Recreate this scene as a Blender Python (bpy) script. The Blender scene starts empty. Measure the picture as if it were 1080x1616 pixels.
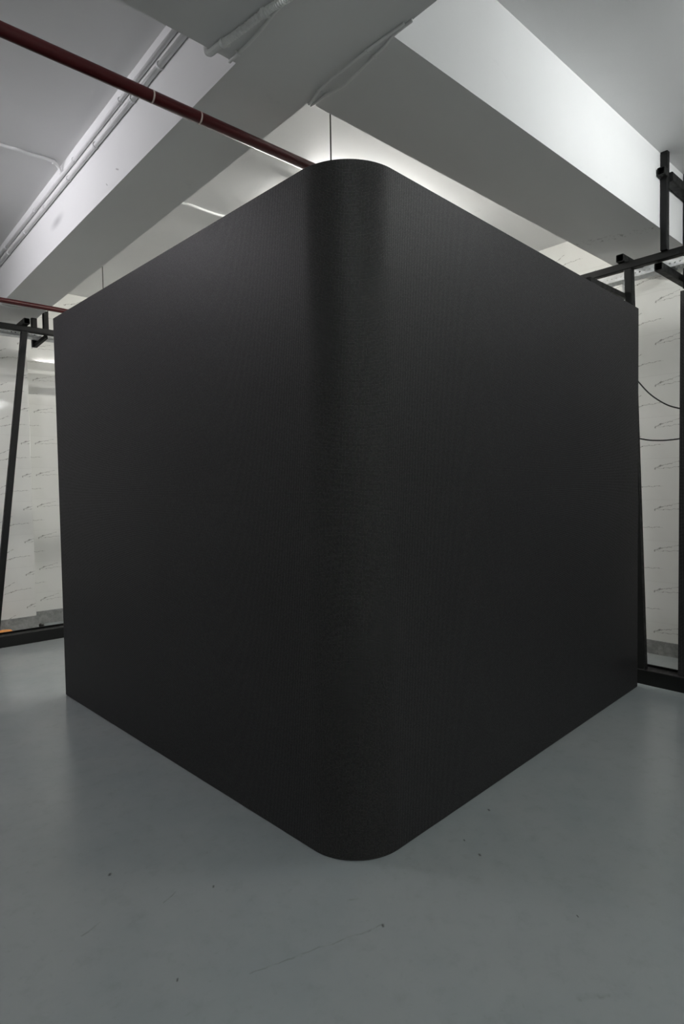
import bpy, bmesh, math, random
from mathutils import Vector, Matrix, noise
random.seed(7)
S = bpy.context.scene
COL = S.collection

# ------------------------------------------------------------------ dimensions (metres)
U, V, VP = 3.612, 5.203, 4.998            # end wall, side wall, pillar face
UMIN, VMIN = -5.2, -5.0                   # walls behind the camera
ZB, ZC = 3.0, 3.4707                      # beam soffit, ceiling
U1, U1B = -0.085, 0.274                   # beam running along y
V2, V2B = 0.040, 0.529                    # beam running along x
FU, FV = 2.786, 4.398                     # front planes of the steel rigs
YAW = math.radians(3.0367)                # LED wall is turned a little against the room
W1, W2, RC, H, TH = 2.710, 2.7076, 0.2262, 2.5, 0.085

# ------------------------------------------------------------------ node helpers
class NT:
    def __init__(s, name):
        s.m = bpy.data.materials.new(name); s.m.use_nodes = True
        s.t = s.m.node_tree; s.n = s.t.nodes; s.bsdf = s.n['Principled BSDF']
    def link(s, a, b): s.t.links.new(a, b)
    def put(s, sock, v):
        if hasattr(v, 'links'): s.link(v, sock)
        else: sock.default_value = v
    def math(s, op, a, b=None, c=None, clamp=False):
        n = s.n.new('ShaderNodeMath'); n.operation = op; n.use_clamp = clamp
        s.put(n.inputs[0], a)
        if b is not None: s.put(n.inputs[1], b)
        if c is not None: s.put(n.inputs[2], c)
        return n.outputs[0]
    def sep(s, vec):
        n = s.n.new('ShaderNodeSeparateXYZ'); s.link(vec, n.inputs[0]); return n.outputs
    def comb(s, x, y, z=0.0):
        n = s.n.new('ShaderNodeCombineXYZ')
        for i, v in enumerate((x, y, z)): s.put(n.inputs[i], v)
        return n.outputs[0]
    def coord(s, which='Object'):
        return s.n.new('ShaderNodeTexCoord').outputs[which]
    def noise(s, vec, scale, detail=3.0, rough=0.55, out=0):
        n = s.n.new('ShaderNodeTexNoise'); s.link(vec, n.inputs['Vector'])
        n.inputs['Scale'].default_value = scale; n.inputs['Detail'].default_value = detail
        n.inputs['Roughness'].default_value = rough
        return n.outputs[out]
    def ramp(s, f, a, b, va=0.0, vb=1.0):
        n = s.n.new('ShaderNodeMapRange'); n.interpolation_type = 'SMOOTHSTEP'
        s.put(n.inputs[0], f); n.inputs[1].default_value = a; n.inputs[2].default_value = b
        n.inputs[3].default_value = va; n.inputs[4].default_value = vb
        return n.outputs[0]
    def mix(s, f, a, b):
        n = s.n.new('ShaderNodeMix'); n.data_type = 'RGBA'
        s.put(n.inputs[0], f); s.put(n.inputs[6], a); s.put(n.inputs[7], b)
        return n.outputs[2]
    def seg(s, x, y, p, q, w0, w1=None):
        """soft mask of the line p-q, half width w0 at p and w1 at q"""
        w1 = w0 if w1 is None else w1
        dx, dy = q[0]-p[0], q[1]-p[1]; L2 = dx*dx+dy*dy
        ax = s.math('SUBTRACT', x, p[0]); ay = s.math('SUBTRACT', y, p[1])
        t = s.math('DIVIDE', s.math('ADD', s.math('MULTIPLY', ax, dx), s.math('MULTIPLY', ay, dy)), L2, clamp=True)
        ex = s.math('SUBTRACT', ax, s.math('MULTIPLY', t, dx)); ey = s.math('SUBTRACT', ay, s.math('MULTIPLY', t, dy))
        d = s.math('SQRT', s.math('ADD', s.math('MULTIPLY', ex, ex), s.math('MULTIPLY', ey, ey)))
        w = s.math('ADD', s.math('MULTIPLY', t, w1-w0), w0)
        return s.math('SUBTRACT', 1.0, s.math('DIVIDE', d, w), clamp=True)
    def maxof(s, lst):
        o = lst[0]
        for k in lst[1:]: o = s.math('MAXIMUM', o, k)
        return o
    def bump(s, h, strength, dist=0.001):
        n = s.n.new('ShaderNodeBump'); n.inputs['Strength'].default_value = strength
        n.inputs['Distance'].default_value = dist; s.link(h, n.inputs['Height'])
        s.link(n.outputs[0], s.bsdf.inputs['Normal'])
    def set(s, **k):
        mp = dict(color='Base Color', rough='Roughness', metal='Metallic', spec='Specular IOR Level', coat='Coat Weight', coatr='Coat Roughness')
        for a, v in k.items(): s.put(s.bsdf.inputs[mp[a]], v)
        return s

def c4(r, g, b): return (r, g, b, 1.0)

def simple(name, col, rough=0.5, metal=0.0, spec=0.5, var=0.12, scale=18.0, rvar=0.1):
    k = NT(name); co = k.coord()
    n = k.noise(co, scale, 4)
    a = c4(*[x*(1-var) for x in col]); b = c4(*[min(1, x*(1+var)) for x in col])
    k.set(color=k.mix(n, a, b), rough=k.ramp(n, .3, .7, max(0, rough-rvar), rough+rvar), metal=metal, spec=spec)
    return k.m

# ------------------------------------------------------------------ materials
def mat_led():
    k = NT('led_face'); uv = k.coord('UV'); x, y, _ = k.sep(uv)
    p = 0.005
    fx = k.math('ABSOLUTE', k.math('SUBTRACT', k.math('FRACT', k.math('DIVIDE', x, p)), .5))
    fy = k.math('ABSOLUTE', k.math('SUBTRACT', k.math('FRACT', k.math('DIVIDE', y, p)), .5))
    d = k.math('MAXIMUM', fx, fy)
    dot = k.ramp(d, .19, .27, 1.0, 0.0)
    cell = k.comb(k.math('FLOOR', k.math('DIVIDE', x, p)), k.math('FLOOR', k.math('DIVIDE', y, p)))
    wn = k.n.new('ShaderNodeTexWhiteNoise'); wn.noise_dimensions = '2D'; k.link(cell, wn.inputs['Vector'])
    v = k.ramp(wn.outputs[0], 0, 1, .8, 1.2)
    led = k.math('MULTIPLY', v, LED_A)
    cc = k.comb(led, k.math('MULTIPLY', led, .95), k.math('MULTIPLY', led, .98))
    k.set(color=k.mix(dot, c4(.0022, .0022, .0024), cc), rough=k.math('ADD', k.math('MULTIPLY', dot, -.22), .64), spec=.2)
    return k.m
LED_A = 0.105

def tile_mat(name, off=(0, 0)):
    k = NT(name); uv = k.coord('UV')
    nz = k.noise(uv, 9.0, 3, .6, 1)
    nx, ny, _ = k.sep(nz)
    x, y, _ = k.sep(uv)
    TW, TH_ = .65, .325
    x = k.math('ADD', x, off[0]); y = k.math('ADD', y, off[1])
    row = k.math('DIVIDE', y, TH_); colm = k.math('DIVIDE', x, TW)
    b0 = k.math('FRACT', row); a0 = k.math('FRACT', colm)
    # wobble that repeats with the tile (tiles share one print)
    tv = k.comb(k.math('MULTIPLY', a0, TW), k.math('MULTIPLY', b0, TH_))
    wob = k.sep(k.noise(tv, 26.0, 4, .7, 1))
    ax = k.math('ADD', k.math('MULTIPLY', a0, TW), k.math('MULTIPLY', k.math('SUBTRACT', wob[0], .5), .05))
    ay = k.math('ADD', k.math('MULTIPLY', b0, TH_), k.math('MULTIPLY', k.math('SUBTRACT', wob[1], .5), .05))
    v = k.maxof([
        k.seg(ax, ay, (.05, .10), (.16, .125), .0045, .0035), k.seg(ax, ay, (.16, .125), (.27, .185), .0035, .002),
        k.seg(ax, ay, (.15, .075), (.30, .105), .0022, .0035), k.seg(ax, ay, (.30, .105), (.43, .112), .003, .0012),
        k.seg(ax, ay, (.37, .245), (.43, .272), .0055, .0035), k.seg(ax, ay, (.43, .272), (.55, .298), .0035, .0018),
        k.seg(ax, ay, (.37, .245), (.60, .252), .002, .0012), k.seg(ax, ay, (.02, .285), (.11, .305), .002, .0012)])
    v = k.math('MULTIPLY', v, k.ramp(k.noise(tv, 30, 2), .3, .6, .55, 1.3))
    e = k.math('MINIMUM', k.math('MULTIPLY', k.math('MINIMUM', a0, k.math('SUBTRACT', 1.0, a0)), TW),
               k.math('MULTIPLY', k.math('MINIMUM', b0, k.math('SUBTRACT', 1.0, b0)), TH_))
    joint = k.ramp(e, .0006, .0022, 1.0, 0.0)
    band = k.ramp(k.noise(tv, 4.0, 2), .45, .75, 0.0, .16)
    c = k.mix(band, c4(.66, .66, .63), c4(.52, .51, .48))
    c = k.mix(k.math('MULTIPLY', joint, .45), c, c4(.42, .41, .39))
    c = k.mix(k.math('MULTIPLY', v, .85, clamp=True), c, c4(.15, .145, .13))
    k.set(color=c, rough=k.math('ADD', k.math('MULTIPLY', joint, .4), .07), spec=.5)
    return k.m

def paint_mat(name, stains=False):
    k = NT(name); co = k.coord()
    n = k.noise(co, 1.3, 4); n2 = k.noise(co, 26, 3)
    c = k.mix(n, c4(.70, .70, .70), c4(.78, .78, .775))
    # scuffs: sparse stretched smears
    mp = k.n.new('ShaderNodeMapping'); mp.inputs['Scale'].default_value = (1, 1, 2.4); k.link(co, mp.inputs[0])
    sc = k.math('MULTIPLY', k.ramp(k.noise(mp.outputs[0], 3.7, 4, .7), .68, .78), .16)
    c = k.mix(sc, c, c4(.45, .45, .46))
    if stains:
        x, y, z = k.sep(co)
        # round dirty print on the beam face
        dx = k.math('MULTIPLY', k.math('SUBTRACT', y, 2.751), .28); dz = k.math('SUBTRACT', z, 3.155)
        d = k.math('SQRT', k.math('ADD', k.math('MULTIPLY', dx, dx), k.math('MULTIPLY', dz, dz)))
        near = k.math('LESS_THAN', k.math('ABSOLUTE', k.math('SUBTRACT', x, U1)), .01)
        c = k.mix(k.math('MULTIPLY', k.math('MULTIPLY', k.ramp(d, .0, .05, 1, 0), near), .5), c, c4(.22, .22, .23))
        # plaster smears across the soffit near the end wall
        wv = k.math('ADD', x, k.math('MULTIPLY', k.math('SUBTRACT', k.noise(co, 12, 3), .5), .06))
        t = k.seg(wv, y, (2.616, .518), (2.76, .02), .055)
        sm = k.math('MULTIPLY', k.ramp(k.noise(co, 34, 4, .7), .52, .66), k.math('MULTIPLY', t, k.math('LESS_THAN', z, 3.004)))
        c = k.mix(k.math('MULTIPLY', sm, .95), c, c4(.17, .165, .15))
        # little nicks
        nk = k.maxof([k.seg(y, z, (1.70, 3.07), (1.73, 3.085), .006), k.seg(y, z, (1.86, 3.05), (1.875, 3.062), .005)])
        c = k.mix(k.math('MULTIPLY', k.math('MULTIPLY', nk, near), .8), c, c4(.25, .24, .24))
    k.set(color=c, rough=.62, spec=.3); k.bump(k.noise(co, 9, 4), .25, .006)
    return k.m

def floor_mat():
    k = NT('floor_epoxy'); co = k.coord(); x, y, _ = k.sep(co)
    a = k.noise(co, .9, 5, .6); b = k.noise(co, 5.5, 5, .65); d = k.noise(co, 40, 3)
    c = k.mix(k.ramp(a, .35, .65), c4(*FLOOR_A), c4(*FLOOR_B))
    c = k.mix(k.math('MULTIPLY', k.ramp(b, .35, .85), .3), c, c4(.30, .315, .31))
    c = k.mix(k.math('MULTIPLY', k.ramp(k.noise(co, 13, 5, .7), .48, .8), .22), c, c4(.15, .16, .16))
    c = k.mix(k.math('MULTIPLY', k.ramp(d, .6, .85), .2), c, c4(.12, .12, .12))
    sp = [(-.63, .614, .009), (-.392, .304, .006), (-.662, .026, .005), (.379, -.608, .004), (.417, -.214, .008), (-.098, -.219, .007), (.70, -.06, .008), (.45, -.12, .005)]
    m = k.maxof([k.seg(x, y, (px, py), (px+.004, py+.006), r*.85) for px, py, r in sp])
    c = k.mix(k.math('MULTIPLY', m, .9), c, c4(.05, .05, .05))
    w = k.math('MULTIPLY', k.math('SUBTRACT', k.noise(co, 16, 2), .5), .02)
    xs = k.math('ADD', x, w); ys = k.math('ADD', y, w)
    ln = k.maxof([k.seg(xs, ys, (-.50, -.09), (-.09, -.215), .0035, .005), k.seg(xs, ys, (-.10, -.06), (-.07, -.075), .006), k.seg(xs, ys, (-.80, .38), (-.74, .40), .006),
                  k.seg(xs, ys, (.1, -.75), (.16, -.80), .012), k.seg(xs, ys, (-.55, .35), (-.50, .37), .004)])
    ln = k.math('MULTIPLY', ln, k.ramp(k.noise(co, 24, 2), .4, .6, .25, 1.0))
    c = k.mix(k.math('MULTIPLY', ln, .38), c, c4(.09, .09, .085))
    k.set(color=c, rough=k.math('ADD', k.math('MULTIPLY', b, .10), FLOOR_R), spec=.45)
    k.bump(k.noise(co, 3.0, 4), .12, .01)
    return k.m
FLOOR_A, FLOOR_B, FLOOR_R = (.235, .26, .265), (.27, .285, .285), .17

def emit_mat(name, col, strength):
    k = NT(name); k.set(color=c4(.9, .9, .9))
    k.bsdf.inputs['Emission Color'].default_value = c4(*col); k.bsdf.inputs['Emission Strength'].default_value = strength
    # one even glow over the whole tube
    return k.m

M = {}
M['led'] = mat_led()
M['black_plastic'] = simple('black_plastic', (.012, .012, .0125), .5, spec=.4)
M['steel'] = simple('black_painted_steel', (.0085, .0088, .0085), .5, spec=.2, var=.25, scale=30)
M['steel_dull'] = simple('dull_black_steel', (.012, .012, .0115), .5, spec=.3, var=.25)
M['hollow'] = simple('tube_inside', (.004, .004, .004), .9, spec=.1)
M['galv'] = simple('galvanised_steel', (.82, .84, .84), .5, metal=.0, var=.25, scale=55)
M['tile'] = tile_mat('marble_tile')
M['tile_end'] = tile_mat('marble_tile_end', (.10, .07))
M['paint'] = paint_mat('white_paint'); M['beam'] = paint_mat('beam_paint', True)
M['floor'] = floor_mat()
def skirt_mat():
    k = NT('cement_skirting'); co = k.coord(); n = k.noise(co, 11, 5, .7); n2 = k.noise(co, 45, 3)
    c = k.mix(k.ramp(n, .3, .7), c4(.17, .175, .17), c4(.30, .305, .29))
    c = k.mix(k.math('MULTIPLY', k.ramp(n2, .6, .75), .5), c, c4(.08, .08, .075))
    k.set(color=c, rough=.8, spec=.25); k.bump(n2, .4, .003); return k.m
M['skirt'] = skirt_mat()
M['maroon'] = simple('maroon_enamel', (.060, .0085, .0095), .34, spec=.28, var=.12, scale=6, rvar=.02)
M['ring'] = simple('pale_tape', (.5, .42, .38), .6)
M['rod'] = simple('threaded_rod', (.035, .035, .03), .55, metal=.3, var=.5, scale=90)
M['pvc'] = simple('painted_conduit', (.74, .74, .74), .5, var=.06)
M['pvc_dim'] = simple('dusty_conduit', (.80, .80, .79), .5, var=.06)
M['rubber'] = simple('black_cable', (.01, .01, .01), .45)
M['orange'] = simple('orange_cloth', (.62, .26, .07), .8, var=.35, scale=22)
M['dirt'] = simple('dark_dirt', (.025, .024, .02), .95, var=.5, scale=60)
M['lamp_body'] = simple('lamp_body', (.75, .75, .75), .5)

# ------------------------------------------------------------------ mesh helpers
def mk(name, bm, mat, parent=None, smooth=False, loc=None):
    me = bpy.data.meshes.new(name); bmesh.ops.recalc_face_normals(bm, faces=bm.faces); bm.to_mesh(me); bm.free()
    o = bpy.data.objects.new(name, me); COL.objects.link(o)
    if isinstance(mat, (list, tuple)):
        for m in mat: me.materials.append(m)
    else: me.materials.append(mat)
    if smooth:
        for p in me.polygons: p.use_smooth = True
    if loc is not None: o.location = loc
    if parent is not None:
        o.parent = parent
    return o

def tag(o, label=None, cat=None, group=None, kind=None):
    for k, v in (('label', label), ('category', cat), ('group', group), ('kind', kind)):
        if v: o[k] = v
    return o

def empty(name, loc=(0, 0, 0), rz=0.0):
    o = bpy.data.objects.new(name, None); COL.objects.link(o); o.location = loc; o.rotation_euler = (0, 0, rz)
    o.empty_display_size = .1
    return o

def add_box(bm, lo, hi, bev=0.0):
    b2 = bmesh.new(); bmesh.ops.create_cube(b2, size=1.0)
    for v in b2.verts:
        v.co = Vector([(lo[i]+hi[i])/2 + v.co[i]*(hi[i]-lo[i]) for i in range(3)])
    if bev: bmesh.ops.bevel(b2, geom=b2.edges[:], offset=bev, segments=2, affect='EDGES', profile=.5)
    merge(bm, b2)

def merge(bm, b2):
    me = bpy.data.meshes.new('t'); b2.to_mesh(me); b2.free(); bm.from_mesh(me); bpy.data.meshes.remove(me)

def box(lo, hi, bev=0.0):
    bm = bmesh.new(); add_box(bm, lo, hi, bev); return bm

def frames(pts):
    T = []
    for i in range(len(pts)):
        a = pts[max(i-1, 0)]; b = pts[min(i+1, len(pts)-1)]; T.append((b-a).normalized())
    n = T[0].orthogonal().normalized(); out = []
    for t in T:
        n = (n - t*n.dot(t)).normalized(); out.append((t, n, t.cross(n)))
    return out

def smoothpts(pts, k=8):
    P = [Vector(p) for p in pts]; out = []
    for i in range(len(P)-1):
        p0, p1, p2, p3 = P[max(i-1, 0)], P[i], P[i+1], P[min(i+2, len(P)-1)]
        for j in range(k):
            t = j/k
            out.append(.5*((2*p1)+(p2-p0)*t+(2*p0-5*p1+4*p2-p3)*t*t+(3*p1-p0-3*p2+p3)*t**3))
    out.append(P[-1]); return out

def sweep(bm, pts, r, seg=12, rf=None):
    pts = [Vector(p) for p in pts]; fr = frames(pts); rings = []
    for i, (p, (t, n, b)) in enumerate(zip(pts, fr)):
        rr = rf(i) if rf else r
        rings.append([bm.verts.new(p + (n*math.cos(a)+b*math.sin(a))*rr) for a in [2*math.pi*j/seg for j in range(seg)]])
    for A, B in zip(rings, rings[1:]):
        for j in range(seg): bm.faces.new((A[j], A[(j+1) % seg], B[(j+1) % seg], B[j]))
    bm.faces.new(rings[0][::-1]); bm.faces.new(rings[-1])
    return bm

def tube(pts, r, seg=12, rf=None): return sweep(bmesh.new(), pts, r, seg, rf)

def sq_tube(p, q, w, up=(0, 0, 1), wall=.004, open_p=False, open_q=False, h=None, depth=.12):
    """square hollow section from p to q, open ends are really hollow; material 1 inside"""
    p, q = Vector(p), Vector(q); t = (q-p).normalized(); up = Vector(up)
    s = t.cross(up).normalized(); u2 = s.cross(t).normalized(); h = h or w; L = (q-p).length
    bm = bmesh.new(); cr = .12*w
    def ring(c, a, b):
        pts = []
        for sx, sy in ((1, 1), (-1, 1), (-1, -1), (1, -1)):
            cx, cy = sx*(a-cr), sy*(b-cr)
            k0 = {(1, 1): 0, (-1, 1): 1, (-1, -1): 2, (1, -1): 3}[(sx, sy)]
            for j in range(3):
                an = (k0 + j/2)*math.pi/2
                pts.append(bm.verts.new(c + s*(cx+cr*math.cos(an)) + u2*(cy+cr*math.sin(an))))
        return pts
    def quad(A, B, m=0, flip=False):
        n = len(A)
        for j in range(n):
            f = bm.faces.new((A[j], A[(j+1) % n], B[(j+1) % n], B[j])); f.material_index = m
    A, B = ring(p, w/2, h/2), ring(q, w/2, h/2); quad(A, B)
    for R, opened, c, d in ((A, open_p, p, t), (B, open_q, q, -t)):
        if opened:
            I = ring(c, w/2-wall, h/2-wall); quad(R, I); D = ring(c + d*min(depth, L*.45), w/2-wall, h/2-wall); quad(I, D, 1)
            f = bm.faces.new(D); f.material_index = 1
        else: bm.faces.new(R)
    return bm

def uv_planar(o, fn):
    me = o.data; uv = me.uv_layers.new(name='UVMap')
    for p in me.polygons:
        for li in p.loop_indices:
            uv.data[li].uv = fn(me.vertices[me.loops[li].vertex_index].co, p.normal)

# ------------------------------------------------------------------ setting
def struct(name, bm, mat, label=None):
    o = mk(name, bm, mat); o['kind'] = 'structure'
    if label: o['label'] = label
    return o
struct('floor', box((UMIN-.1, VMIN-.1, -.1), (U+.1, V+.1, 0)), M['floor'], 'grey painted concrete floor')
struct('ceiling', box((UMIN-.1, VMIN-.1, ZC), (U+.1, V+.1, ZC+.12)), M['paint'], 'white painted slab ceiling between the beams')
wuv = lambda co, n: (-co.y if abs(n.x) > .5 else co.x, co.z)
for nm, lo, hi, mt in (('wall_right', (U, VMIN, 0), (U+.1, V, ZC), 'tile_end'), ('wall_back', (UMIN, V, 0), (U+.1, V+.1, ZC), 'tile'),
                       ('wall_left', (UMIN-.1, VMIN, 0), (UMIN, V+.1, ZC), 'tile'), ('wall_front', (UMIN-.1, VMIN-.1, 0), (U+.1, VMIN, ZC), 'tile')):
    o = struct(nm, box(lo, hi), M[mt], 'white marble-pattern tiled wall'); uv_planar(o, wuv)
o = struct('wall_pillar', box((-.42, VP, 0), (U1B, V, ZC), .005), M['tile'], 'tiled pillar standing out of the wall under the beam'); uv_planar(o, lambda co, n: ((co.y if abs(n.x) > .5 else co.x)+.18, co.z+.02))
# beams: one over the full width, the crossing one in two lengths
struct('ceiling_beam', box((UMIN, V2, ZB), (U, V2B, ZC)), M['beam'], 'white concrete ceiling beam above the front of the screen')
bm = box((U1, V2B, ZB), (U1B, VP+.02, ZC)); add_box(bm, (U1, VMIN, ZB), (U1B, V2, ZC))
struct('ceiling_beam', bm, M['beam'], 'white concrete ceiling beam carrying the two straight conduits')
SK = .133
bm = bmesh.new(); add_box(bm, (U1B, V-.014, 0), (U, V, SK)); add_box(bm, (-.44, VP-.016, 0), (U1B+.014, VP, SK)); add_box(bm, (U1B, VP, 0), (U1B+.014, V-.014, SK)); add_box(bm, (UMIN, V-.014, 0), (-.44, V, SK))
struct('baseboard_back', bm, M['skirt'], 'bare grey cement skirting band')
struct('baseboard_right', box((U-.014, VMIN, 0), (U, V-.014, .108)), M['skirt'], 'bare grey cement skirting band')

# ------------------------------------------------------------------ the LED wall
wall = empty('led_video_wall', (0, 0, 0), YAW)
tag(wall, 'huge black LED screen wall with a rounded front corner standing on the grey floor', 'LED screen')
def led_face_panel(name, path, label=None):
    """path: list of ((outer x,y),(inner x,y),arc length)"""
    bm = bmesh.new(); uvl = bm.loops.layers.uv.new('UVMap'); z0, z1 = .006, H
    cols = []
    for (ox, oy), (ix, iy), s in path:
        cols.append([bm.verts.new(v) for v in ((ox, oy, z0), (ox, oy, z1), (ix, iy, z1), (ix, iy, z0))])
    def face(vs, uvs, m):
        f = bm.faces.new(vs); f.material_index = m
        for l, q in zip(f.loops, uvs): l[uvl].uv = q
        return f
    skin = [[bm.verts.new((ox, oy, z)) for z in (z0, z1)] for (ox, oy), _, _ in path]   # own vertices: the LED skin ends in a crisp edge
    for i in range(len(path)-1):
        A, B = cols[i], cols[i+1]; s0, s1 = path[i][2], path[i+1][2]
        P_, Q_ = skin[i], skin[i+1]
        f = face((P_[0], P_[1], Q_[1], Q_[0]), ((s0, 0), (s0, z1-z0), (s1, z1-z0), (s1, 0)), 0); f.smooth = len(path) > 2
        face((A[1], B[1], B[2], A[2]), ((0, 0),)*4, 1); face((A[2], B[2], B[3], A[3]), ((0, 0),)*4, 1); face((A[3], B[3], B[0], A[0]), ((0, 0),)*4, 1)
    face(cols[0], ((0, 0),)*4, 1); face(cols[-1][::-1], ((0, 0),)*4, 1)
    o = mk(name, bm, (M['led'], M['black_plastic']), wall)
    if label: o['label'] = label
    return o
arc = RC*math.pi/2
led_face_panel('display_panel', [((0, W1), (TH, W1), 0.0), ((0, RC), (TH, RC), W1-RC)], 'flat LED face running back towards the tiled pillar')
path = []
for i in range(33):
    a = i/32*math.pi/2; ca, sa = math.cos(a), math.sin(a)
    path.append(((RC-RC*ca, RC-RC*sa), (RC-(RC-TH)*ca, RC-(RC-TH)*sa), W1-RC+arc*i/32))
led_face_panel('corner_panel', path, 'rounded LED corner piece')
led_face_panel('display_panel', [((RC, 0), (RC, TH), W1-RC+arc), ((W2, 0), (W2, TH), W1-RC+arc+W2-RC)], 'flat LED face running back towards the steel rig beside the dark panel')
# thin recessed strip, added in black to draw the shadow gap under the screen
bm = bmesh.new(); fp = [(.004, W1-.002), (.004, RC)] + [(RC-(RC-.004)*math.cos(i/16*math.pi/2), RC-(RC-.004)*math.sin(i/16*math.pi/2)) for i in range(1, 16)] + [(RC, .004), (W2-.002, .004)]
ip = [(.07, W1-.002), (.07, RC)] + [(RC-(RC-.07)*math.cos(i/16*math.pi/2), RC-(RC-.07)*math.sin(i/16*math.pi/2)) for i in range(1, 16)] + [(RC, .07), (W2-.002, .07)]
cols = [[bm.verts.new(v) for v in ((*a, 0), (*a, .006), (*b, .006), (*b, 0))] for a, b in zip(fp, ip)]
for A, B in zip(cols, cols[1:]):
    for j in range(4): bm.faces.new((A[j], B[j], B[(j+1) % 4], A[(j+1) % 4]))
bm.faces.new(cols[0]); bm.faces.new(cols[-1])
mk('shadow_gap_strip', bm, M['rubber'], wall)

# ------------------------------------------------------------------ steel rigs
ST = (M['steel'], M['hollow'])
def part(name, bm, root, mats=ST):
    for v in bm.verts: v.co -= root.location
    return mk(name, bm, mats, root)
def bar_box(lo, hi): return box(lo, hi, .004)

rigL = empty('steel_rig', (0.2, FV, 0)); tag(rigL, 'black square-tube steel rig with a sloping brace in front of the tiled pillar', 'steel frame')
part('base_rail', bar_box((-2.6, FV, 0), (2.74, FV+.1, .1)), rigL)
part('base_strip', box((-2.6, FV+.1, 0), (2.74, FV+.114, .114)), rigL, (M['hollow'],))
part('top_rail', sq_tube((-2.6, FV+.025, 2.8335), (2.74, FV+.025, 2.8335), .05), rigL)
part('brace', sq_tube((.112, FV+.03, 2.81), (-.207, FV+.03, .098), .052, (0, 1, 0)), rigL)
part('cross_tube', sq_tube((.112, FV-.07, 2.884), (.112, FV+.42, 2.884), .05, open_p=True), rigL)
part('hanger_post', sq_tube((.292, FV+.025, 2.855), (.292, FV+.025, ZC), .045, (0, 1, 0)), rigL)
part('hanger_post', sq_tube((.253, FV+.25, 2.735), (.253, FV+.25, ZC), .048, (0, 1, 0), open_p=True), rigL)
part('diagonal_tie', sq_tube((.300, FV+.052, 2.797), (.256, FV+.245, 2.745), .032), rigL)

rigR = empty('steel_rig', (FU, .03, 0)); tag(rigR, 'black square-tube steel rig with two ceiling posts beside the dark panel and tiled end wall', 'steel frame')
part('base_rail', bar_box((FU, -3.0, 0), (FU+.1, FV-.02, .1)), rigR)
part('base_strip', box((FU+.1, -3.0, 0), (FU+.114, FV-.02, .114)), rigR, (M['hollow'],))
part('top_rail', sq_tube((FU+.025, -3.0, 2.8285), (FU+.025, FV-.02, 2.8285), .05), rigR)
part('brace', sq_tube((FU+.03, .252, 2.805), (FU+.03, .155, .098), .052, (1, 0, 0)), rigR)
part('cross_tube', sq_tube((FU-.03, .288, 2.879), (FU+.30, .288, 2.879), .05, open_p=True), rigR)
part('hanger_post', sq_tube((FU, .0165, 2.853), (FU, .0165, ZC), .042, (1, 0, 0)), rigR)
part('hanger_post', sq_tube((3.19, .0145, 2.70), (3.19, .0145, ZC), .046, (1, 0, 0)), rigR)
part('cross_tube', sq_tube((FU+.022, .006, 3.315), (3.166, .006, 3.315), .06), rigR)
part('tube_stub', sq_tube((FU-.085, .010, 3.325), (FU-.022, .010, 3.325), .046, open_p=True), rigR)
part('cross_tube', sq_tube((FU+.02, .062, 2.770), (3.30, .062, 2.770), .05, open_p=True), rigR)
part('tie_bar', sq_tube((2.36, .315, 2.655), (FU+.12, .315, 2.655), .034), rigR, (M['steel_dull'], M['hollow']))

# perforated trays fixed behind the rails
def perf_strip(bm, o, ax, bx, L, w, pitch, hole, rows):
    """flat strip from o along ax (length L) and bx (width w) with rows of square holes"""
    o, ax, bx = Vector(o), Vector(ax), Vector(bx); n = int(L/pitch)
    xs = [0.0]
    for i in range(n): xs += [i*pitch+(pitch-hole)/2, i*pitch+(pitch+hole)/2]
    xs.append(n*pitch)
    rp = w/rows; hh = min(hole*.75, rp*.6); ys = [0.0]
    for j in range(rows): ys += [j*rp+(rp-hh)/2, j*rp+(rp+hh)/2]
    ys.append(w)
    g = [[bm.verts.new(o+ax*x+bx*y) for y in ys] for x in xs]
    for i in range(len(xs)-1):
        for j in range(len(ys)-1):
            if i % 2 == 1 and j % 2 == 1: continue
            bm.faces.new((g[i][j], g[i+1][j], g[i+1][j+1], g[i][j+1]))
def tray(name, o, ax, bx, L, label):
    root = empty(name, o); tag(root, label, 'cable tray', None)
    zero = Vector((0, 0, 0))
    for pn, off, bv, w, rows in (('side_flange', zero, Vector((0, 0, 1)), .048, 1), ('tray_floor', zero, Vector(bx), .09, 2), ('side_flange', Vector(bx)*.09, Vector((0, 0, 1)), .042, 1)):
        bm = bmesh.new(); perf_strip(bm, off, ax, bv, L, w, .032, .012, rows)
        ob = mk(pn, bm, M['galv'], root); md = ob.modifiers.new('s', 'SOLIDIFY'); md.thickness = .0018; md.offset = 1 if pn != 'tray_floor' else 0
    return root
tR = tray('cable_tray', (2.96, -1.6, 2.797), (0, 1, 0), (1, 0, 0), 4.4, 'bright galvanised perforated cable tray behind the rig rail by the end wall')
tL = tray('cable_tray', (-1.2, 4.53, 2.794), (1, 0, 0), (0, 1, 0), 3.4, 'dim galvanised perforated cable tray behind the rig rail near the tiled pillar')
bm = bmesh.new(); perf_strip(bm, (3.0, .345, 2.53), (0, 0, 1), (0, 1, 0), .265, .028, .032, .012, 1)
for v in bm.verts: pass
tag(sp := mk('slotted_strut', bm, M['galv']), 'short upright slotted metal strut under the perforated tray by the end wall', 'strut'); sp.modifiers.new('s', 'SOLIDIFY').thickness = .003

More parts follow.
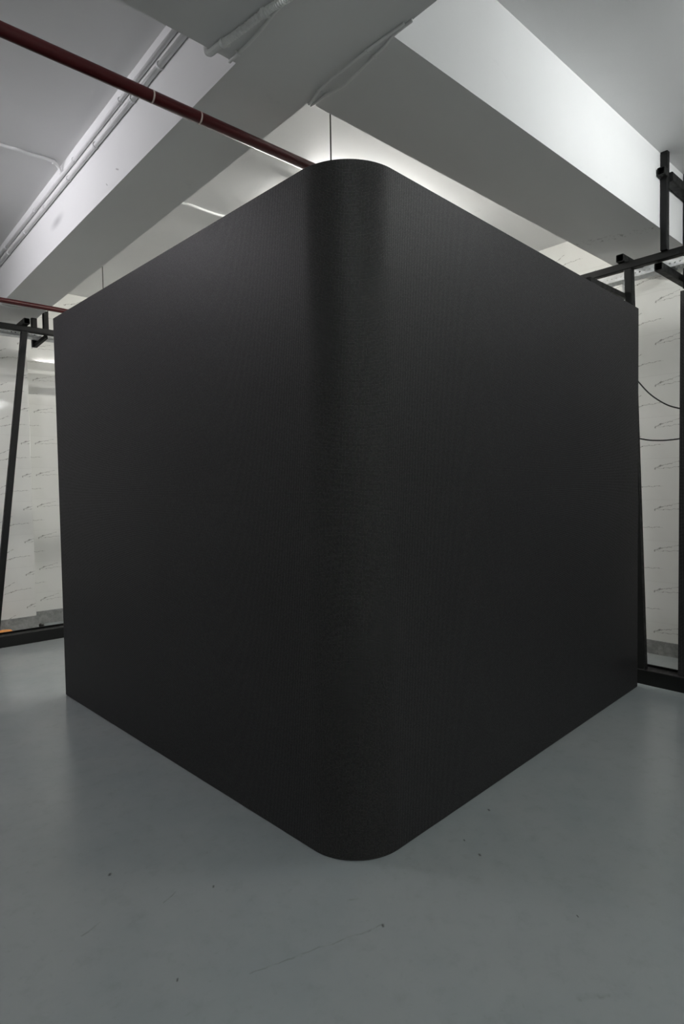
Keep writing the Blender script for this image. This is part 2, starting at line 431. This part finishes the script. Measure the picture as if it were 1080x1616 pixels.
# second, dark panel standing on the rig's base rail
pr_ = empty('led_panel', (2.80, -.066, .1)); tag(pr_, 'tall dark LED panel standing on the rig base rail, cut by the picture edge', 'LED screen')
bm = box((2.822, -2.6, .102), (2.89, -.066, 2.582), .003); part('panel_case', bm, pr_, (M['steel_dull'],))
bm = bmesh.new(); uvl = bm.loops.layers.uv.new('UVMap')
vs = [bm.verts.new(v) for v in ((2.815, -2.6, .102), (2.815, -.068, .102), (2.815, -.068, 2.581), (2.815, -2.6, 2.581))]
ws = [bm.verts.new((v.co.x+.008, v.co.y, v.co.z)) for v in vs]
f = bm.faces.new(vs)
for l, q in zip(f.loops, ((0, 0), (2.53, 0), (2.53, 2.48), (0, 2.48))): l[uvl].uv = q
for j in range(4): bm.faces.new((vs[j], vs[(j+1) % 4], ws[(j+1) % 4], ws[j]))
part('display_face', bm, pr_, (M['led'],))

# black cables slung behind
def cable(name, pts, r, mat, label, cat='cable', k=8, group=None, seg=10):
    return tag(mk(name, tube(smoothpts(pts, k), r, seg), mat, smooth=True), label, cat, group)
cable('power_cable', [(2.86, .36, 2.30), (2.851, .26, 2.13), (2.851, .196, 2.042), (2.851, .136, 1.967), (2.851, .072, 1.909), (2.851, .009, 1.867), (2.852, -.05, 1.843), (2.852, -.0655, 1.839)], .0046, M['rubber'], 'black cable sagging steeply from the big screen to the dark panel')
cable('power_cable', [(2.86, .40, 1.74), (2.851, .26, 1.685), (2.851, .182, 1.662), (2.851, .127, 1.649), (2.851, .055, 1.642), (2.851, -.007, 1.642), (2.852, -.051, 1.645), (2.852, -.0655, 1.6465)], .0046, M['rubber'], 'black cable hanging almost level between the big screen and the dark panel')

# ------------------------------------------------------------------ pipes and their rods
def pipe(v, z, r, label, rings=()):
    root = empty('sprinkler_pipe', (0, v, z)); tag(root, label, 'pipe')
    part('pipe', tube([(UMIN, v, z), (2.70, v, z)], r, 24), root, (M['maroon'],))
    for p in root.children:
        for q in p.data.polygons: q.use_smooth = len(q.vertices) == 4
    for u in rings: part('pipe_ring', tube([(u-.003, v, z), (u+.003, v, z)], r+.0008, 24), root, (M['ring'],))
    return root
pipe(.697, 2.845, .0228, 'long maroon sprinkler pipe with two pale rings crossing under the beam', (-.352, -.154))
pipe(3.7, 2.848, .020, 'red sprinkler pipe running below the beam end near the tiled pillar')
def rod(u, v, z, r, label):
    root = empty('hanger_rod', (u, v, z)); tag(root, label, 'rod', None)
    n = 150; pts = [(u, v, z+r+.012+(ZC-z-r-.012)*i/n) for i in range(n+1)]
    part('threaded_rod', tube(pts, .0036, 8, lambda i: .0040 if i % 2 else .0033), root, (M['rod'],))
    R = r+.004; ring = [(u, v+R*math.sin(a), z-R*math.cos(a)) for a in [math.pi*2*i/24 for i in range(25)]]
    part('pipe_clamp', tube(ring, .0028, 6), root, (M['rod'],))
rod(.541, .697, 2.845, .0228, 'thin dark threaded rod hanging above the rounded screen corner')
rod(.558, 3.7, 2.848, .020, 'thin dark threaded rod hanging near the far end of the screen by the tiled pillar')

# ------------------------------------------------------------------ conduits and cables on the ceiling
def clip(root, p, t, r, nrm, w=.012, ear=.022, mat='pvc'):
    """saddle clip: a band round the conduit and a nail ear on the surface"""
    p, t, nrm = Vector(p), Vector(t).normalized(), Vector(nrm).normalized(); s = t.cross(nrm)
    bm = tube([p-t*w/2, p+t*w/2], r*1.34, 14)
    b2 = bmesh.new(); bmesh.ops.create_cube(b2, size=1)
    for v in b2.verts:
        q = v.co.copy(); v.co = p + s*(q.x*ear*.8+ear*.55) + t*(q.y*w) + nrm*(q.z*r*.9 - r*.45)
    merge(bm, b2)
    return part('clip', bm, root, (M[mat],))
def straight_conduit(z, r, label, clips, v0):
    u = U1-r*1.02; root = empty('conduit', (u, v0, z)); tag(root, label, 'conduit')
    o = part('pipe', tube([(u, v0, z), (u, 2.4, z-.001), (u, VP, z)], r, 16), root, (M['pvc'],))
    for q in o.data.polygons: q.use_smooth = len(q.vertices) == 4
    for v in clips: clip(root, (u, v, z), (0, 1, 0), r, (-1, 0, 0), mat='pvc')
    return root
straight_conduit(3.384, .0115, 'upper of two white conduits along the lit beam face', (1.62, 2.35, 3.2, 4.05), V2B)
straight_conduit(3.312, .0135, 'lower of two white conduits along the lit beam face', (1.15, 1.46, 1.98, 2.45, 2.95, 3.45, 3.95), V2B)

root = empty('conduit', (-.442, 2.598, 3.458)); tag(root, 'bent white conduit crossing the ceiling and curving down onto the lit beam', 'conduit')
o = part('pipe', tube(smoothpts([(-1.25, 2.61, ZC-.0115), (-.9, 2.60, ZC-.0115), (-.442, 2.600, ZC-.0115), (-.36, 2.588, ZC-.0125), (-.268, 2.594, ZC-.012), (-.19, 2.584, ZC-.012), (-.14, 2.588, ZC-.016), (-.108, 2.60, ZC-.035), (-.098, 2.60, ZC-.062), (-.098, 2.598, 3.40)], 8), .0105, 12), root, (M['pvc_dim'],))
for q in o.data.polygons: q.use_smooth = True
clip(root, (-.142, 2.588, ZC-.015), (1, .05, -.1), .011, (0, 0, -1), mat='pvc_dim'); clip(root, (-.75, 2.60, ZC-.0115), (1, 0, 0), .011, (0, 0, -1), mat='pvc_dim')
cable('conduit', [(.29, 2.60, ZC-.010), (.688, 2.585, ZC-.010), (.788, 2.565, ZC-.011), (.898, 2.574, ZC-.010), (1.007, 2.576, ZC-.010), (1.2, 2.56, ZC-.010), (1.6, 2.58, ZC-.010)], .0095, M['pvc'], 'white conduit wavering across the ceiling just above the screen', 'conduit')

# ribbed hose under the beam crossing
root = empty('flexible_hose', (-.15, .24, ZB-.015)); tag(root, 'thick ribbed grey hose clipped under the beam crossing', 'hose')
hp = smoothpts([(-.20, V2B+.022, ZB+.20), (-.200, V2B+.020, ZB+.03), (-.197, V2B+.006, ZB-.010), (-.192, .49, ZB-.0145), (-.186, .455, ZB-.0145), (-.171, .379, ZB-.015), (-.150, .241, ZB-.0145), (-.136, .175, ZB-.0145), (-.112, .05, ZB-.0145), (-.10, -.4, ZB-.0145)], 26)
o = part('hose', tube(hp, .0105, 14, lambda i: (.0104, .0128, .0132)[i % 3]), root, (M['pvc_dim'],))
for p, t in (((-.1855, .453, ZB-.0145), (.2, -1, 0)), ((-.151, .243, ZB-.0145), (.2, -1, 0))):
    clip(root, p, t, .0125, (0, 0, -1), .011, .03, 'pvc_dim')
root = empty('cable', (-.11, .3, ZB-.006)); tag(root, 'thin grey cable beside the ribbed hose under the beam crossing', 'cable')
o = part('sheath', tube(smoothpts([(-.112, V2B+.010, ZB+.15), (-.112, V2B+.008, ZB+.01), (-.111, .515, ZB-.006), (-.110, .464, ZB-.0065), (-.109, .40, ZB-.009), (-.111, .327, ZB-.009), (-.118, .226, ZB-.0075), (-.115, .155, ZB-.0065), (-.091, .02, ZB-.006), (-.078, -.4, ZB-.006)], 8), .0058, 10), root, (M['pvc_dim'],), )
for q in o.data.polygons: q.use_smooth = True
clip(root, (-.110, .47, ZB-.0065), (0, 1, 0), .0065, (0, 0, -1), .008, .016, 'pvc_dim')

def slack(pts, label, clips):
    root = empty('cable', pts[3]); tag(root, label, 'cable')
    o = part('sheath', tube(smoothpts(pts, 8), .0053, 10), root, (M['pvc_dim'],))
    for q in o.data.polygons: q.use_smooth = True
    for p, t in clips: clip(root, p, t, .0058, (0, 0, -1), .008, .018, 'pvc_dim')
zc_ = ZB-.0062
slack([(.2805, V2B+.012, ZB+.20), (.2805, V2B+.010, ZB+.02), (.276, .52, zc_), (.254, .439, zc_-.002), (.243, .36, zc_-.007), (.243, .285, zc_-.007), (.249, .148, zc_-.001), (.253, .066, zc_), (.257, .02, zc_), (.257, -.03, zc_)],
      'slack grey cable under the beam crossing, the one bowing towards the ribbed hose', (((.2535, .437, zc_-.002), (.1, -1, 0)), ((.249, .15, zc_-.001), (0, -1, 0))))
slack([(.294, V2B+.012, ZB+.20), (.294, V2B+.010, ZB+.02), (.291, .52, zc_), (.294, .44, zc_-.001), (.303, .36, zc_-.007), (.303, .30, zc_-.007), (.289, .151, zc_-.001), (.284, .09, zc_), (.269, .03, zc_), (.269, -.06, zc_)],
      'slack grey cable under the beam crossing, the one bowing towards the threaded rod', (((.294, .44, zc_-.001), (0, -1, 0)), ((.289, .153, zc_-.001), (0, -1, 0))))
cable('cable', [(-.085, 4.362, ZB-.004), (-.03, 4.36, ZB-.004), (.1, 4.342, ZB-.0045), (.261, 4.315, ZB-.004), (.274, 4.312, ZB-.003)], .0042, M['pvc_dim'], 'thin grey cable across the beam end just past the red pipe', 'cable')

# ------------------------------------------------------------------ small things on the floor
def lump(sx, sy, sz, seed, amp):
    bm = bmesh.new(); bmesh.ops.create_icosphere(bm, subdivisions=4, radius=1)
    for v in bm.verts:
        n = noise.noise(v.co*2.1+Vector((seed, 0, 0))); n2 = noise.noise(v.co*5+Vector((0, seed, 0)))
        v.co = v.co*(1+amp*n+amp*.5*n2); v.co = Vector((v.co.x*sx, v.co.y*sy, max(v.co.z, -.25)*sz + .25*sz))
    return bm
tag(mk('crumpled_cloth', lump(.30, .10, .066, 3.1, .45), M['orange'], smooth=True, loc=(-.235, 4.75, 0)), 'crumpled orange cloth lying behind the base rail near the tiled pillar', 'cloth')
tag(mk('debris_clump', lump(.028, .03, .015, 8.3, .6), M['dirt'], smooth=True, loc=(.335, 5.10, 0)), 'small dark clump of debris in the corner beside the tiled pillar', 'debris')

# ------------------------------------------------------------------ lamps: unseen ceiling tube lights (batten + glowing tube)
def tube_light(p, q, strength, col, z=3.40):
    (u0, v0), (u1, v1) = p, q
    root = empty('tube_light', ((u0+u1)/2, (v0+v1)/2, z)); tag(root, 'unseen white fluorescent tube light under the ceiling', 'lamp', 'tube lights under the ceiling')
    d = Vector((u1-u0, v1-v0, 0)).normalized(); n = Vector((-d.y, d.x, 0))
    a = Vector((u0, v0, z)); b = Vector((u1, v1, z))
    part('batten', sq_tube(a-d*.03+Vector((0, 0, .045)), b+d*.03+Vector((0, 0, .045)), .035, h=.022), root, (M['lamp_body'],)*2)
    for e, s in ((a, -1), (b, 1)):
        part('lamp_holder', box(e+Vector((-.012, -.012, -.012)), e+Vector((.012, .012, .05))), root, (M['lamp_body'],))
    part('hanger', box(((u0+u1)/2-.006, (v0+v1)/2-.006, z+.05), ((u0+u1)/2+.006, (v0+v1)/2+.006, ZC)), root, (M['lamp_body'],))
    m = emit_mat('tube_glow', col, strength)
    part('tube', tube([a, b], .013, 12), root, (m,))
    return root
WHT = (1.0, .985, .94); COOL = (.965, .945, 1.0)
LIGHTS = [((1.30, 1.78), (2.50, 1.78), 215, WHT), ((1.9, 3.3), (3.1, 3.3), 315, WHT),
          ((1.45, -1.25), (2.55, -1.25), 165, (.97, 1.0, 1.0)),
          ((-1.5, 2.0), (-1.5, 3.2), 175, COOL),
          ((-2.2, -2.6), (-1.0, -2.6), 255, (.95, 1.0, 1.0)), ((.8, -3.8), (2.0, -3.8), 80, (.95, 1.0, 1.0))]  # this pair behind the camera is added to brighten floor and screen
for p, q, s, c in LIGHTS: tube_light(p, q, s, c)

# ------------------------------------------------------------------ camera, world, view
cam = bpy.data.cameras.new('camera'); co = bpy.data.objects.new('camera', cam); COL.objects.link(co)
F = Vector((0.6650757489794863, 0.7457674358676963, -0.03879664571450358)); R = Vector((0.7458264942559645, -0.665952074326132, -0.015832724546940083)); Uv = Vector((0.037644237078640744, 0.01840560512569682, 0.9991216868403586))
m = Matrix((R, Uv, -F)).transposed().to_4x4(); m.translation = (-1.366792154133317, -1.4813276262593134, 1.3544672284441484)
co.matrix_world = m
cam.sensor_fit = 'VERTICAL'; cam.sensor_height = 36.0; cam.lens = 937.4122/1616*36.0; cam.clip_start = .02
S.camera = co
w = bpy.data.worlds.new('world'); S.world = w; w.use_nodes = True
w.node_tree.nodes['Background'].inputs[0].default_value = (.5, .5, .52, 1); w.node_tree.nodes['Background'].inputs[1].default_value = .02
S.view_settings.view_transform = 'Standard'; S.view_settings.look = 'None'; S.view_settings.gamma = 1.0
S.view_settings.use_curve_mapping = False; S.view_settings.exposure = 0.27
S.cycles.use_denoising = True
S.cycles.max_bounces = 10; S.cycles.diffuse_bounces = 6
S.cycles.sample_clamp_indirect = 8.0
